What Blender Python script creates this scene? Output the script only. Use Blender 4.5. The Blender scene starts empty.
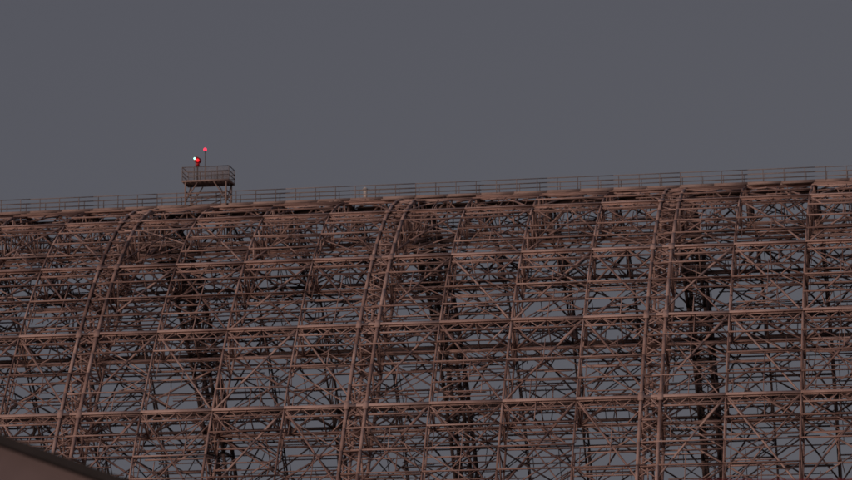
import bpy, math, random
import numpy as np
from mathutils import Vector, Quaternion
random.seed(11)
R=random.random
H=60.0; HW=47.0; C2=2*H/HW**2
BAY=22.0; X0=-.7; NL=-9; NR=5
NODE0=1.6; NS=8.6; DS=NS/4
sc=bpy.context.scene
sc.view_settings.view_transform='Standard'; sc.view_settings.look='None'; sc.view_settings.exposure=0

# ---------- section ----------
_y=np.linspace(0,HW,4000)
_s=np.concatenate([[0],np.cumsum(np.sqrt(1+(C2*(_y[1:]+_y[:-1])/2)**2)*np.diff(_y))])
SMAX=float(_s[-1])
def P(x,s,off,side):
    if s<0: s=-s; side=-side
    y=float(np.interp(min(s,SMAX),_s,_y)); z=H-H*(y/HW)**2
    t=C2*y; n=math.sqrt(1+t*t); ny,nz=t/n,1/n
    return (x, side*(y-ny*off), z-nz*off)
def N(s,side):
    y=float(np.interp(min(abs(s),SMAX),_s,_y)); t=C2*y; n=math.sqrt(1+t*t)
    return (0,side*t/n,1/n)

# ---------- materials ----------
def steel(name,c1,c2,c3,rough=.8,scale=1.2):
    m=bpy.data.materials.new(name); m.use_nodes=True; nt=m.node_tree; b=nt.nodes['Principled BSDF']
    b.inputs['Roughness'].default_value=rough; b.inputs['Metallic'].default_value=0.0
    at=nt.nodes.new('ShaderNodeAttribute'); at.attribute_name='tone'
    tc=nt.nodes.new('ShaderNodeTexCoord')
    no=nt.nodes.new('ShaderNodeTexNoise'); no.inputs['Scale'].default_value=scale; no.inputs['Detail'].default_value=5
    nt.links.new(tc.outputs['Object'],no.inputs['Vector'])
    n2=nt.nodes.new('ShaderNodeTexNoise'); n2.inputs['Scale'].default_value=.09; n2.inputs['Detail'].default_value=2
    nt.links.new(tc.outputs['Object'],n2.inputs['Vector'])
    sm=nt.nodes.new('ShaderNodeMath'); sm.operation='ADD'
    nt.links.new(no.outputs['Fac'],sm.inputs[0]); nt.links.new(n2.outputs['Fac'],sm.inputs[1])
    ad=nt.nodes.new('ShaderNodeMath'); ad.operation='MULTIPLY_ADD'; ad.inputs[1].default_value=.8; ad.inputs[2].default_value=-.8
    nt.links.new(sm.outputs[0],ad.inputs[0])
    a2=nt.nodes.new('ShaderNodeMath'); a2.operation='ADD'
    nt.links.new(ad.outputs[0],a2.inputs[0]); nt.links.new(at.outputs['Fac'],a2.inputs[1])
    cr=nt.nodes.new('ShaderNodeValToRGB'); e=cr.color_ramp.elements
    e[0].position=0.05; e[0].color=(*c1,1); e[1].position=.95; e[1].color=(*c3,1)
    k=cr.color_ramp.elements.new(.5); k.color=(*c2,1)
    nt.links.new(a2.outputs[0],cr.inputs['Fac']); nt.links.new(cr.outputs['Color'],b.inputs['Base Color'])
    return m
def plain(name,c,rough=.7,var=.25,scale=3,metal=0):
    m=bpy.data.materials.new(name); m.use_nodes=True; nt=m.node_tree; b=nt.nodes['Principled BSDF']
    b.inputs['Roughness'].default_value=rough; b.inputs['Metallic'].default_value=metal
    tc=nt.nodes.new('ShaderNodeTexCoord'); no=nt.nodes.new('ShaderNodeTexNoise'); no.inputs['Scale'].default_value=scale; no.inputs['Detail'].default_value=6
    nt.links.new(tc.outputs['Object'],no.inputs['Vector'])
    cr=nt.nodes.new('ShaderNodeValToRGB'); e=cr.color_ramp.elements
    e[0].position=.3; e[0].color=(*[v*(1-var) for v in c],1); e[1].position=.7; e[1].color=(*[min(1,v*(1+var)) for v in c],1)
    nt.links.new(no.outputs['Fac'],cr.inputs['Fac']); nt.links.new(cr.outputs['Color'],b.inputs['Base Color'])
    return m
def emit(name,c,s):
    m=bpy.data.materials.new(name); m.use_nodes=True; b=m.node_tree.nodes['Principled BSDF']
    b.inputs['Base Color'].default_value=(*c,1); b.inputs['Emission Color'].default_value=(*c,1); b.inputs['Emission Strength'].default_value=s
    return m
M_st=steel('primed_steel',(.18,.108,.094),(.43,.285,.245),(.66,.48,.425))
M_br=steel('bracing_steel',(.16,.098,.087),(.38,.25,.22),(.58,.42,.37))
M_dark=steel('shaded_far_steel',(.05,.035,.034),(.125,.086,.080),(.26,.185,.172))  # same steel for the far side, its shade put into darker colours
M_deck=steel('deck_boards',(.17,.115,.10),(.34,.245,.215),(.50,.385,.34))
M_rail=steel('galvanised_rail',(.14,.12,.115),(.26,.22,.21),(.38,.33,.32))

# ---------- beams ----------
class Beams:
    def __init__(s): s.d=[]
    def add(s,a,b,w,h=None,up=(0,0,1),tone=None,j=.014):
        h=w if h is None else h
        if tone is None: tone=min(1,max(0,random.gauss(.5,.2)))
        o=[(R()-.5)*j for _ in range(3)]
        s.d.append((a[0]+o[0],a[1]+o[1],a[2]+o[2],b[0]+o[0],b[1]+o[1],b[2]+o[2],w*(1+(R()-.5)*.06),h*(1+(R()-.5)*.06),up[0],up[1],up[2],tone))
    def ibeam(s,a,b,w,h,up,tone=None):
        t=tone if tone is not None else min(1,max(0,random.gauss(.5,.17)))
        u=Vector(up).normalized(); A=Vector(a);B=Vector(b)
        s.add(A+u*h*.44,B+u*h*.44,w,h*.12,up,t,.004)
        s.add(A-u*h*.44,B-u*h*.44,w,h*.12,up,t,.004)
        s.add(A,B,w*.18,h*.74,up,t,.004)
    def make(s,name,mat,parent=None):
        a=np.array(s.d,dtype=np.float64); n=len(a)
        p0=a[:,0:3];p1=a[:,3:6];w=a[:,6:7]/2;h=a[:,7:8]/2;up=a[:,8:11]
        d=p1-p0; L=np.linalg.norm(d,axis=1,keepdims=True); L[L==0]=1; d=d/L
        u=np.cross(d,up); l=np.linalg.norm(u,axis=1,keepdims=True)
        bad=(l[:,0]<1e-3); u[bad]=np.cross(d[bad],np.array([1.,.01,0])); l=np.linalg.norm(u,axis=1,keepdims=True); u/=l
        v=np.cross(u,d)
        V=np.stack([p0-u*w-v*h,p0+u*w-v*h,p0+u*w+v*h,p0-u*w+v*h,p1-u*w-v*h,p1+u*w-v*h,p1+u*w+v*h,p1-u*w+v*h],axis=1).reshape(-1,3)
        F=np.array([[0,3,2,1],[4,5,6,7],[0,1,5,4],[1,2,6,5],[2,3,7,6],[3,0,4,7]])
        F=(F[None]+8*np.arange(n)[:,None,None]).reshape(-1)
        me=bpy.data.meshes.new(name)
        me.vertices.add(8*n); me.vertices.foreach_set('co',V.ravel())
        me.loops.add(24*n); me.loops.foreach_set('vertex_index',F.astype(np.int32))
        me.polygons.add(6*n); me.polygons.foreach_set('loop_start',np.arange(0,24*n,4,dtype=np.int32))
        me.polygons.foreach_set('loop_total',np.full(6*n,4,dtype=np.int32))
        me.update(calc_edges=True)
        at=me.attributes.new('tone','FLOAT','FACE'); at.data.foreach_set('value',np.repeat(a[:,11],6).astype(np.float32))
        me.materials.append(mat)
        o=bpy.data.objects.new(name,me); sc.collection.objects.link(o)
        if parent: o.parent=parent
        return o
def empty(name,loc=(0,0,0)):
    e=bpy.data.objects.new(name,None); e.location=loc; sc.collection.objects.link(e); return e

hangar=empty('airship_hangar')
nodes=[]; s=NODE0
while s<SMAX-2: nodes.append(s); s+=NS
segs=[0.0]+[NODE0+DS*i for i in range(int((SMAX-NODE0)/DS)+1)]

for side,sn in ((-1,'near'),(1,'far')):
    near=side<0
    arch=Beams(); pur=Beams(); raf=Beams(); sub=Beams(); br=Beams()
    for k in range(NL,NR+1):
        xa=X0+k*BAY
        D=3.2; wx=.72; cw=.23 if near else .32
        for i in range(len(segs)-1):
            s0,s1=segs[i],segs[i+1]; n=N(s0,side)
            for sx in (-wx,wx):
                arch.ibeam(P(xa+sx,s0,0,side),P(xa+sx,s1+.03,0,side),cw,.26,n)
                arch.add(P(xa+sx,s0,D,side),P(xa+sx,s1,D,side),cw*.9,.22,n)
                if i%2: arch.add(P(xa+sx,s0,0,side),P(xa+sx,s1,D,side),.12,.14,(1,0,0))
                else: arch.add(P(xa+sx,s0,D,side),P(xa+sx,s1,0,side),.12,.14,(1,0,0))
                if i%2==0: arch.add(P(xa+sx,s0,0,side),P(xa+sx,s0,D,side),.12,.12,(1,0,0))
            sm=(s0+s1)/2
            for off in (0.02,D):
                arch.add(P(xa-wx,s0,off,side),P(xa+wx,sm,off,side),.08,.05,n)
                arch.add(P(xa+wx,sm,off,side),P(xa-wx,s1,off,side),.08,.05,n)
                if off<1 or not near:
                    arch.add(P(xa+wx,s0,off,side),P(xa-wx,sm,off,side),.08,.05,n)
                    arch.add(P(xa-wx,sm,off,side),P(xa+wx,s1,off,side),.08,.05,n)
            arch.add(P(xa-wx,s0,0,side),P(xa+wx,s0,0,side),.14,.14,n)
            arch.add(P(xa-wx,s0,D,side),P(xa+wx,s0,D,side),.12,.12,n)
        for s0 in nodes:
            for sx in (-wx,wx):
                arch.add(P(xa+sx,s0-.4,-.17,side),P(xa+sx,s0+.4,-.17,side),.42,.03,N(s0,side),tone=.62)
        if k==NR: break
        Q=BAY/4
        for ni,s0 in enumerate(nodes):
            n=N(s0,side)
            for q in range(4):
                a=xa+q*Q; b=a+Q
                t=min(1,max(.3,random.gauss(.8,.12)))
                pur.ibeam(P(a,s0,-.05,side),P(b,s0,-.05,side),.26,.24,n,t)
                pur.add(P(a,s0+.75,.1,side),P(b,s0+.75,.1,side),.11,.12,n)
                pur.ibeam(P(a,s0,2.9,side),P(b,s0,2.9,side),.2,.22,n)
                pur.add(P(a,s0+1.3,2.9,side),P(b,s0+1.3,2.9,side),.12,.12,n)
                pur.add(P(a,s0,0,side),P(a,s0,2.9,side),.12,.12,(1,0,0))
                pur.add(P(a+Q/2,s0,0,side),P(a+Q/2,s0,2.9,side),.08,.08,(1,0,0))
                pur.add(P(a,s0,2.9,side),P(a+Q/2,s0,0,side),.10,.12,(0,0,1))
                pur.add(P(a+Q/2,s0,0,side),P(b,s0,2.9,side),.10,.12,(0,0,1))
                m=4
                for r in range(m):
                    u=a+Q*r/m; v=a+Q*(r+1)/m
                    pur.add(P(u,s0,.05,side),P((u+v)/2,s0+.75,.05,side),.06,.05,n)
                    pur.add(P((u+v)/2,s0+.75,.05,side),P(v,s0,.05,side),.06,.05,n)
                    pur.add(P(u,s0,2.9,side),P(v,s0+1.3,2.9,side),.06,.05,n)
                pur.add(P(a,s0-DS,0.1,side),P(a,s0,2.9,side),.1,.1,(1,0,0))
                pur.add(P(a,s0+DS,0.1,side),P(a,s0,2.9,side),.1,.1,(1,0,0))
                # sideways knee braces
                pur.add(P(a,s0+.1,0,side),P(a+Q*.3,s0+DS,.3,side),.08,.08,n)
                pur.add(P(b,s0+.1,0,side),P(b-Q*.3,s0+DS,.3,side),.08,.08,n)
        for q in (1,2,3):
            a=xa+q*Q; dp=3.0 if q==2 else 1.0
            for i in range(len(segs)-1):
                s0,s1=segs[i],segs[i+1]; n=N(s0,side)
                raf.ibeam(P(a,s0,.05,side),P(a,s1+.02,.05,side),.12 if q!=2 else .16,.18,n)
                if R()<.95: raf.add(P(a,s0,dp,side),P(a,s1,dp,side),.10 if q!=2 else .15,.12,n)
                sm=(s0+s1)/2
                if dp<2:
                    raf.add(P(a,s0,0,side),P(a,sm,dp,side),.06,.06,(1,0,0)); raf.add(P(a,sm,dp,side),P(a,s1,0,side),.06,.06,(1,0,0))
                else:
                    if i%2: raf.add(P(a,s0,0,side),P(a,s1,dp,side),.11,.11,(1,0,0))
                    else: raf.add(P(a,s0,dp,side),P(a,s1,0,side),.11,.11,(1,0,0))
                    raf.add(P(a,s1,0,side),P(a,s1,dp,side),.08,.08,(1,0,0))
                if R()<.45: raf.add(P(a+.45,s0,.5,side),P(a+.45,s1,.5,side),.06,.07,n)
                if R()<.6:
                    e=Q*(.2+.6*R()); o=random.choice((0,.6,1.2,2.9)); raf.add(P(a-e,s0,o,side),P(a-e,s0+DS*(.5+.5*R()),o,side),.06,.07,n)
                if R()<.45:
                    e=Q*R(); e2=e+(R()-.5)*3.5; raf.add(P(a-e,s0+DS*R(),0,side),P(a-e2,s0+DS*R(),3,side),.06,.06,(1,0,0))
        dens=1.0 if near else .7
        for i,s0 in enumerate(segs[1:]):
            if any(abs(s0-v)<.2 for v in nodes): 
                continue
            n=N(s0,side)
            for q in range(4):
                a=xa+q*Q; b=a+Q
                if R()<.74*dens: sub.add(P(a,s0,-.08,side),P(b,s0,-.08,side),.085,.11,n)
                if R()<.42*dens: sub.add(P(a,s0,1.0,side),P(b,s0,1.0,side),.08,.09,n)
                if R()<.5*dens: sub.add(P(a,s0,2.95,side),P(b,s0,2.95,side),.1,.1,n)
                for _ in range(3):
                    if R()<.42*dens:
                        o=R()*3.2-.2; l=Q*(.35+.65*R()); st=a+(Q-l)*R(); so=s0+DS*(.25+.5*R())
                        sub.add(P(st,so,o,side),P(st+l,so,o,side),.06,.075,n)
                if R()<.4: sub.add(P(a+Q/2,s0,-.02,side),P(a+Q/2,s0+DS,-.02,side),.06,.07,n)
        for ni in range(len(nodes)-1):
            s0,s1=nodes[ni],nodes[ni+1]; n=N(s0,side); sm=(s0+s1)/2
            def poly(xA,sA,xB,sB,off,w,K=3):
                t=min(1,max(.1,random.gauss(.55,.2)))
                for r in range(K):
                    f,g=r/K,(r+1)/K
                    br.add(P(xA+(xB-xA)*f,sA+(sB-sA)*f,off,side),P(xA+(xB-xA)*g,sA+(sB-sA)*g,off,side),w,w*.8,n,t)
            for hb in range(2):
                a=xa+hb*BAY/2; m=a+BAY/4; b=a+BAY/2
                poly(a,s1,m,s0,.12,.13); poly(m,s0,b,s1,.12,.13)
                poly(a,s0,b,s1,3.0,.12,4); poly(b,s0,a,s1,3.0,.12,4)
                if R()<.6: poly(a,s0,m,s1,.9,.09); 
                if R()<.6: poly(m,s1,b,s0,.9,.09)
                if (ni+hb)%2: poly(a,s0,m,sm,.4,.09); poly(m,sm,a,s1,.4,.09)
                else: poly(b,s0,m,sm,.4,.09); poly(m,sm,b,s1,.4,.09)
            for q in range(4):
                a=xa+q*Q; b=a+Q
                if R()<.75*dens: poly(a,s0,b,sm,1.0,.075,2)
                if R()<.75*dens: poly(b,sm,a,s1,1.0,.075,2)
                if R()<.5*dens: poly(a,sm,b,s0,2.2,.075,2)
                if R()<.5*dens: poly(a,s1,b,sm,2.6,.075,2)
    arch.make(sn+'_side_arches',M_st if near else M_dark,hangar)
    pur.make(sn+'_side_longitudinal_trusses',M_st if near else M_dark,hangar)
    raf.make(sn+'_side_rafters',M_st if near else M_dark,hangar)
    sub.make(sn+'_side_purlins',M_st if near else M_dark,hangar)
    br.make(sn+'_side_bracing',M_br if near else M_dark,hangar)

# ---------- ridge walkway ----------
XL=X0+NL*BAY; XR=X0+NR*BAY
dk=Beams(); rl=Beams()
x=XL
while x<XR-1:
    L=BAY/8
    dk.add((x,0,H+.55),(x+L-.02,0,H+.55),1.7,.10,tone=.35+.4*R())
    for sy in (-1,1):
        dk.add((x,sy*.85,H+.47),(x+L-.01,sy*.85,H+.47),.06,.2,tone=.4+.35*R())
        for s0,s1 in ((.9,1.7),(1.7,2.5)):
            if R()<.93:
                dk.add(P(x+L/2,s0,-.18,sy),P(x+L/2,s1,-.22,sy),L-.15-.3*R(),.06,N(1.5,sy),tone=.3+.5*R())
        dk.add((x,sy*.8,H+.45),(x,sy*.9,H-.1),.14,.14,(1,0,0))
    zt=H+.36; K=6; pts=[]
    for r in range(K+1):
        f=r/K; pts.append((x+.08+(L-.16)*f, zt-.30*(2*f-1)**2))
    for r in range(K):
        for sy in (-1,1):
            dk.add((pts[r][0],sy*1.0,pts[r][1]),(pts[r+1][0],sy*1.0,pts[r+1][1]),.09,.09,(0,0,1),.6)
    x+=L
x=XL
while x<XR-.5:
    for sy in (-.85,.85):
        rl.add((x,sy,H+.5),(x,sy,H+1.62),.06,.06,(1,0,0))
    x+=BAY/13
for sy in (-.85,.85):
    for z in (1.6,1.22,.85): 
        x=XL
        while x<XR-1:
            rl.add((x,sy,H+z),(x+BAY/4,sy,H+z+(R()-.5)*.02),.055,.065)
            x+=BAY/4
dk.make('ridge_walkway_deck',M_deck,hangar); rl.make('ridge_railing',M_rail,hangar)
ft=Beams()
for k in range(NL,NR+1):
    for sd in (-1,1): ft.add((X0+k*BAY-1.6,sd*(HW-1.3),.35),(X0+k*BAY+1.6,sd*(HW-1.3),.35),5.2,.7,tone=.7)
ft.make('concrete_footings',plain('concrete',(.33,.32,.3)),hangar)

# ---------- beacon platform ----------
def prim(kind,name,mat,parent,loc,**kw):
    rot=kw.pop('rot',(0,0,0))
    getattr(bpy.ops.mesh,'primitive_'+kind+'_add')(location=loc,rotation=rot,**kw)
    o=bpy.context.object; o.name=name; o.data.materials.append(mat)
    if parent: o.parent=parent; o.location=Vector(loc)-parent.location
    for p in o.data.polygons: p.use_smooth = kind!='cube'
    return o
PX=-18.5; ZD=H+2.55
plat=empty('beacon_platform'); pb=Beams(); pr=Beams()
hx,hy=2.0,1.1
for sx in (-1,1):
    for sy in (-1,1):
        pb.add((PX+sx*(hx-.25),sy*(hy-.1),H-.1),(PX+sx*(hx-.25),sy*(hy-.1),ZD),.12,.12,(1,0,0),.6)
        pb.add((PX+sx*(hx-.25),sy*(hy-.1),H+.9),(PX+sx*(hx-1.3),sy*(hy-.1),ZD-.1),.08,.08,(0,1,0),.5)
    pb.add((PX+sx*(hx-.25),-hy+.1,H+1.7),(PX+sx*(hx-.25),hy-.1,H+1.7),.08,.08,(0,0,1),.5)
    pb.add((PX+sx*(hx-.25),-hy+.1,H+.6),(PX+sx*(hx-.25),hy-.1,ZD),.07,.07,(0,0,1),.5)
for sy in (-1,1):
    pb.add((PX-hx,sy*hy,ZD),(PX+hx,sy*hy,ZD),.08,.14,(0,0,1),.7)
    pb.add((PX-hx+.25,sy*(hy-.1),H+1.5),(PX+hx-.25,sy*(hy-.1),H+1.5),.08,.08,(0,0,1),.5)
    pb.add((PX-hx+.25,sy*(hy-.1),H+.4),(PX+hx-.25,sy*(hy-.1),H+1.5),.06,.06,(0,0,1),.4)
for sx in (-1,1): pb.add((PX+sx*hx,-hy,ZD),(PX+sx*hx,hy,ZD),.08,.13,(0,0,1),.7)
for i in range(10): pb.add((PX-hx+.2+i*.4,-hy+.05,ZD+.08),(PX-hx+.2+i*.4,hy-.05,ZD+.08),.37,.04,(0,0,1),.5+.3*R())
for z in (.45,.8,1.2):
    for sy in (-1,1): pr.add((PX-hx,sy*hy,ZD+z),(PX+hx,sy*hy,ZD+z),.05,.05)
    for sx in (-1,1): pr.add((PX+sx*hx,-hy,ZD+z),(PX+sx*hx,hy,ZD+z),.05,.05)
for sy in (-1,1):
    for i in range(5): pr.add((PX-hx+i*hx/2,sy*hy,ZD),(PX-hx+i*hx/2,sy*hy,ZD+1.22),.06,.06,(1,0,0))
for sy in (-1,1):
    for i in range(54): pr.add((PX-hx+.075*i,sy*hy,ZD+.1),(PX-hx+.075*i,sy*hy,ZD+1.18),.022,.022,(1,0,0),.8)
pb.make('platform_frame',M_deck,plat); pr.make('platform_railing',M_rail,plat)

# ---------- rotating beacon ----------
M_red=plain('red_enamel',(.5,.03,.03),.4,.15)
bx=PX-.95; BZ=ZD+.25
bea=empty('airport_beacon',(bx,0,ZD+.1))
prim('cylinder','pedestal',M_rail,bea,(bx,0,ZD+.85),radius=.07,depth=1.55,vertices=16)
prim('cylinder','base_plate',M_rail,bea,(bx,0,ZD+.13),radius=.22,depth=.06,vertices=24)
prim('cylinder','yoke',M_red,bea,(bx,0,BZ+1.40),radius=.18,depth=.35,vertices=24)
prim('cylinder','drum',M_red,bea,(bx,0,BZ+1.76),radius=.24,depth=.6,vertices=32,rot=(math.radians(90),0,math.radians(-10)))
prim('uv_sphere','white_lens',emit('green_white_lamp',(.4,1,.8),1.8),bea,(bx-.18,-.32,BZ+1.84),radius=.095,segments=24,ring_count=12)
prim('uv_sphere','red_lens',emit('red_glass_lit',(1,.02,.03),.9),bea,(bx+.09,-.3,BZ+1.68),radius=.14,segments=24,ring_count=12)
ol=empty('obstruction_light',(bx+.65,0,ZD+.1))
prim('cylinder','pole',M_rail,ol,(bx+.65,0,ZD+1.4),radius=.03,depth=2.7,vertices=12)
prim('cylinder','lamp_base',M_red,ol,(bx+.65,0,ZD+2.78),radius=.08,depth=.1,vertices=20)
prim('uv_sphere','lamp_globe',emit('red_lamp',(1,.03,.07),2),ol,(bx+.65,0,ZD+2.9),radius=.14,segments=24,ring_count=12)

v=empty('roof_ventilator',(-5.1,0,H+.6)); M_w=plain('white_paint',(.75,.71,.67),.5,.1)
prim('cylinder','stack',M_w,v,(-5.1,0,H+1.0),radius=.17,depth=.9,vertices=20)
prim('cone','cap',M_w,v,(-5.1,0,H+1.55),radius1=.28,radius2=.05,depth=.22,vertices=20)

# ---------- camera ----------
A=math.radians(9.5); DD=290; pitch=math.radians(10.79)
cam=bpy.data.cameras.new('camera'); co=bpy.data.objects.new('camera',cam); sc.collection.objects.link(co); sc.camera=co
co.location=(DD*math.sin(A),-DD*math.cos(A),1.7)
fw=Vector((-math.sin(A)*math.cos(pitch),math.cos(A)*math.cos(pitch),math.sin(pitch)))
co.rotation_euler=(fw.to_track_quat('-Z','Y')@Quaternion((0,0,1),math.radians(-.4))).to_euler()
cam.lens=150.5; cam.sensor_width=36; cam.clip_start=.5; cam.clip_end=20000
cam.dof.use_dof=True; cam.dof.focus_distance=205; cam.dof.aperture_fstop=1.1
def camspace(right,depth,z):
    c=co.location; return (c.x+right*math.cos(A)-depth*math.sin(A), c.y+right*math.sin(A)+depth*math.cos(A), z)

# ---------- foreground gabled building ----------
def meshobj(n,vs,fs,m,e):
    me=bpy.data.meshes.new(n); me.from_pydata(vs,[],fs); me.materials.append(m)
    o=bpy.data.objects.new(n,me); sc.collection.objects.link(o); o.parent=e; return o
def gable(name,origin,rotz,w,l,eave,ridge,wall,trim,over=.35):
    e=empty(name,origin); e.rotation_euler=(0,0,rotz)
    h=w/2
    meshobj('walls',[(-h,0,0),(h,0,0),(h,0,eave),(0,0,ridge),(-h,0,eave),(-h,l,0),(h,l,0),(h,l,eave),(0,l,ridge),(-h,l,eave)],
      [(0,1,2,3,4),(6,5,9,8,7),(1,6,7,2),(5,0,4,9)],wall,e)
    sl=(ridge-eave)/h
    for sg,n in ((-1,'roof_left'),(1,'roof_right')):
        xe=sg*(h+over); ze=eave-sl*over
        t=.2
        vs=[(0,-over,ridge+.02),(xe,-over,ze+.02),(xe,-over,ze+t),(0,-over,ridge+t),(0,l+over,ridge+.02),(xe,l+over,ze+.02),(xe,l+over,ze+t),(0,l+over,ridge+t)]
        meshobj(n,vs,[(0,1,2,3),(7,6,5,4),(3,2,6,7),(1,0,4,5),(2,1,5,6)],trim,e)
    return e
M_wall=plain('stucco_wall',(.23,.178,.178),.9,.1,2); M_trim=plain('dark_roofing',(.035,.03,.03),.8,.2)
gable('gabled_building',camspace(-14.5,62,0),A,24,30,8.05,12.45,M_wall,M_trim)

# ---------- low building with red coping at right ----------
fb=empty('flat_roofed_building',camspace(15.3,70,0)); fb.rotation_euler=(0,0,A)
M_cop=plain('red_coping',(.22,.03,.04),.7,.15); M_gl=plain('window_glass',(.05,.06,.07),.15)
def bx_(n,x0,x1,y0,y1,z0,z1,m):
    meshobj(n,[(x0,y0,z0),(x1,y0,z0),(x1,y1,z0),(x0,y1,z0),(x0,y0,z1),(x1,y0,z1),(x1,y1,z1),(x0,y1,z1)],
      [(0,3,2,1),(4,5,6,7),(0,1,5,4),(1,2,6,5),(2,3,7,6),(3,0,4,7)],m,fb)
ZT=10.165
bx_('walls',-10,10,0,14,0,ZT-.35,M_wall)
bx_('coping',-10.1,10.1,-.1,14.1,ZT-.35,ZT,M_cop)
bx_('door',-1.2,1.2,-.05,.02,0,2.4,M_trim)
for i in range(5): bx_('window_%d'%i,-8.6+3.8*i,-6.6+3.8*i,-.03,.03,5.2,6.8,M_gl)

# ---------- ground ----------
bpy.ops.mesh.primitive_plane_add(size=12000); g=bpy.context.object; g.name='ground'; g.data.materials.append(plain('asphalt_apron',(.055,.052,.05),.9,.2,.05))

# ---------- sky & light ----------
sun_el=math.radians(11); az=math.radians(214)
w=bpy.data.worlds.new('World'); sc.world=w; w.use_nodes=True; nt=w.node_tree
bg=nt.nodes['Background']
sky=nt.nodes.new('ShaderNodeTexSky'); sky.sky_type='NISHITA'; sky.sun_disc=False
sky.sun_elevation=math.radians(3); sky.sun_rotation=az; sky.dust_density=3; sky.air_density=1.2
hs=nt.nodes.new('ShaderNodeHueSaturation'); hs.inputs['Saturation'].default_value=.35
tc=nt.nodes.new('ShaderNodeTexCoord'); sp=nt.nodes.new('ShaderNodeSeparateXYZ'); nt.links.new(tc.outputs['Generated'],sp.inputs[0])
cr=nt.nodes.new('ShaderNodeValToRGB'); e=cr.color_ramp.elements
e[0].position=.08; e[0].color=(.96,1.00,1.36,1); e[1].position=.27; e[1].color=(.83,.83,1.14,1)
cn=nt.nodes.new('ShaderNodeTexNoise'); cn.inputs['Scale'].default_value=3; cn.inputs['Detail'].default_value=3
mp=nt.nodes.new('ShaderNodeMapping'); mp.inputs['Scale'].default_value=(1,1,6)
nt.links.new(tc.outputs['Generated'],mp.inputs[0]); nt.links.new(mp.outputs[0],cn.inputs['Vector'])
ma=nt.nodes.new('ShaderNodeMath'); ma.operation='MULTIPLY_ADD'; ma.inputs[1].default_value=.05
nt.links.new(cn.outputs['Fac'],ma.inputs[0]); nt.links.new(sp.outputs[2],ma.inputs[2])
nt.links.new(ma.outputs[0],cr.inputs['Fac'])
mx=nt.nodes.new('ShaderNodeMix'); mx.data_type='RGBA'; mx.blend_type='MIX'; mx.inputs[0].default_value=.7
nt.links.new(sky.outputs[0],hs.inputs['Color']); nt.links.new(hs.outputs[0],mx.inputs[6]); nt.links.new(cr.outputs[0],mx.inputs[7])
nt.links.new(mx.outputs[2],bg.inputs['Color']); bg.inputs['Strength'].default_value=.098
sd=Vector((math.sin(az)*math.cos(sun_el),math.cos(az)*math.cos(sun_el),math.sin(sun_el)))
L=bpy.data.lights.new('sun','SUN'); L.energy=1.0; L.angle=math.radians(18); L.color=(1,.72,.60)
lo=bpy.data.objects.new('sun',L); sc.collection.objects.link(lo); lo.rotation_euler=sd.to_track_quat('Z','Y').to_euler()
print('ok')
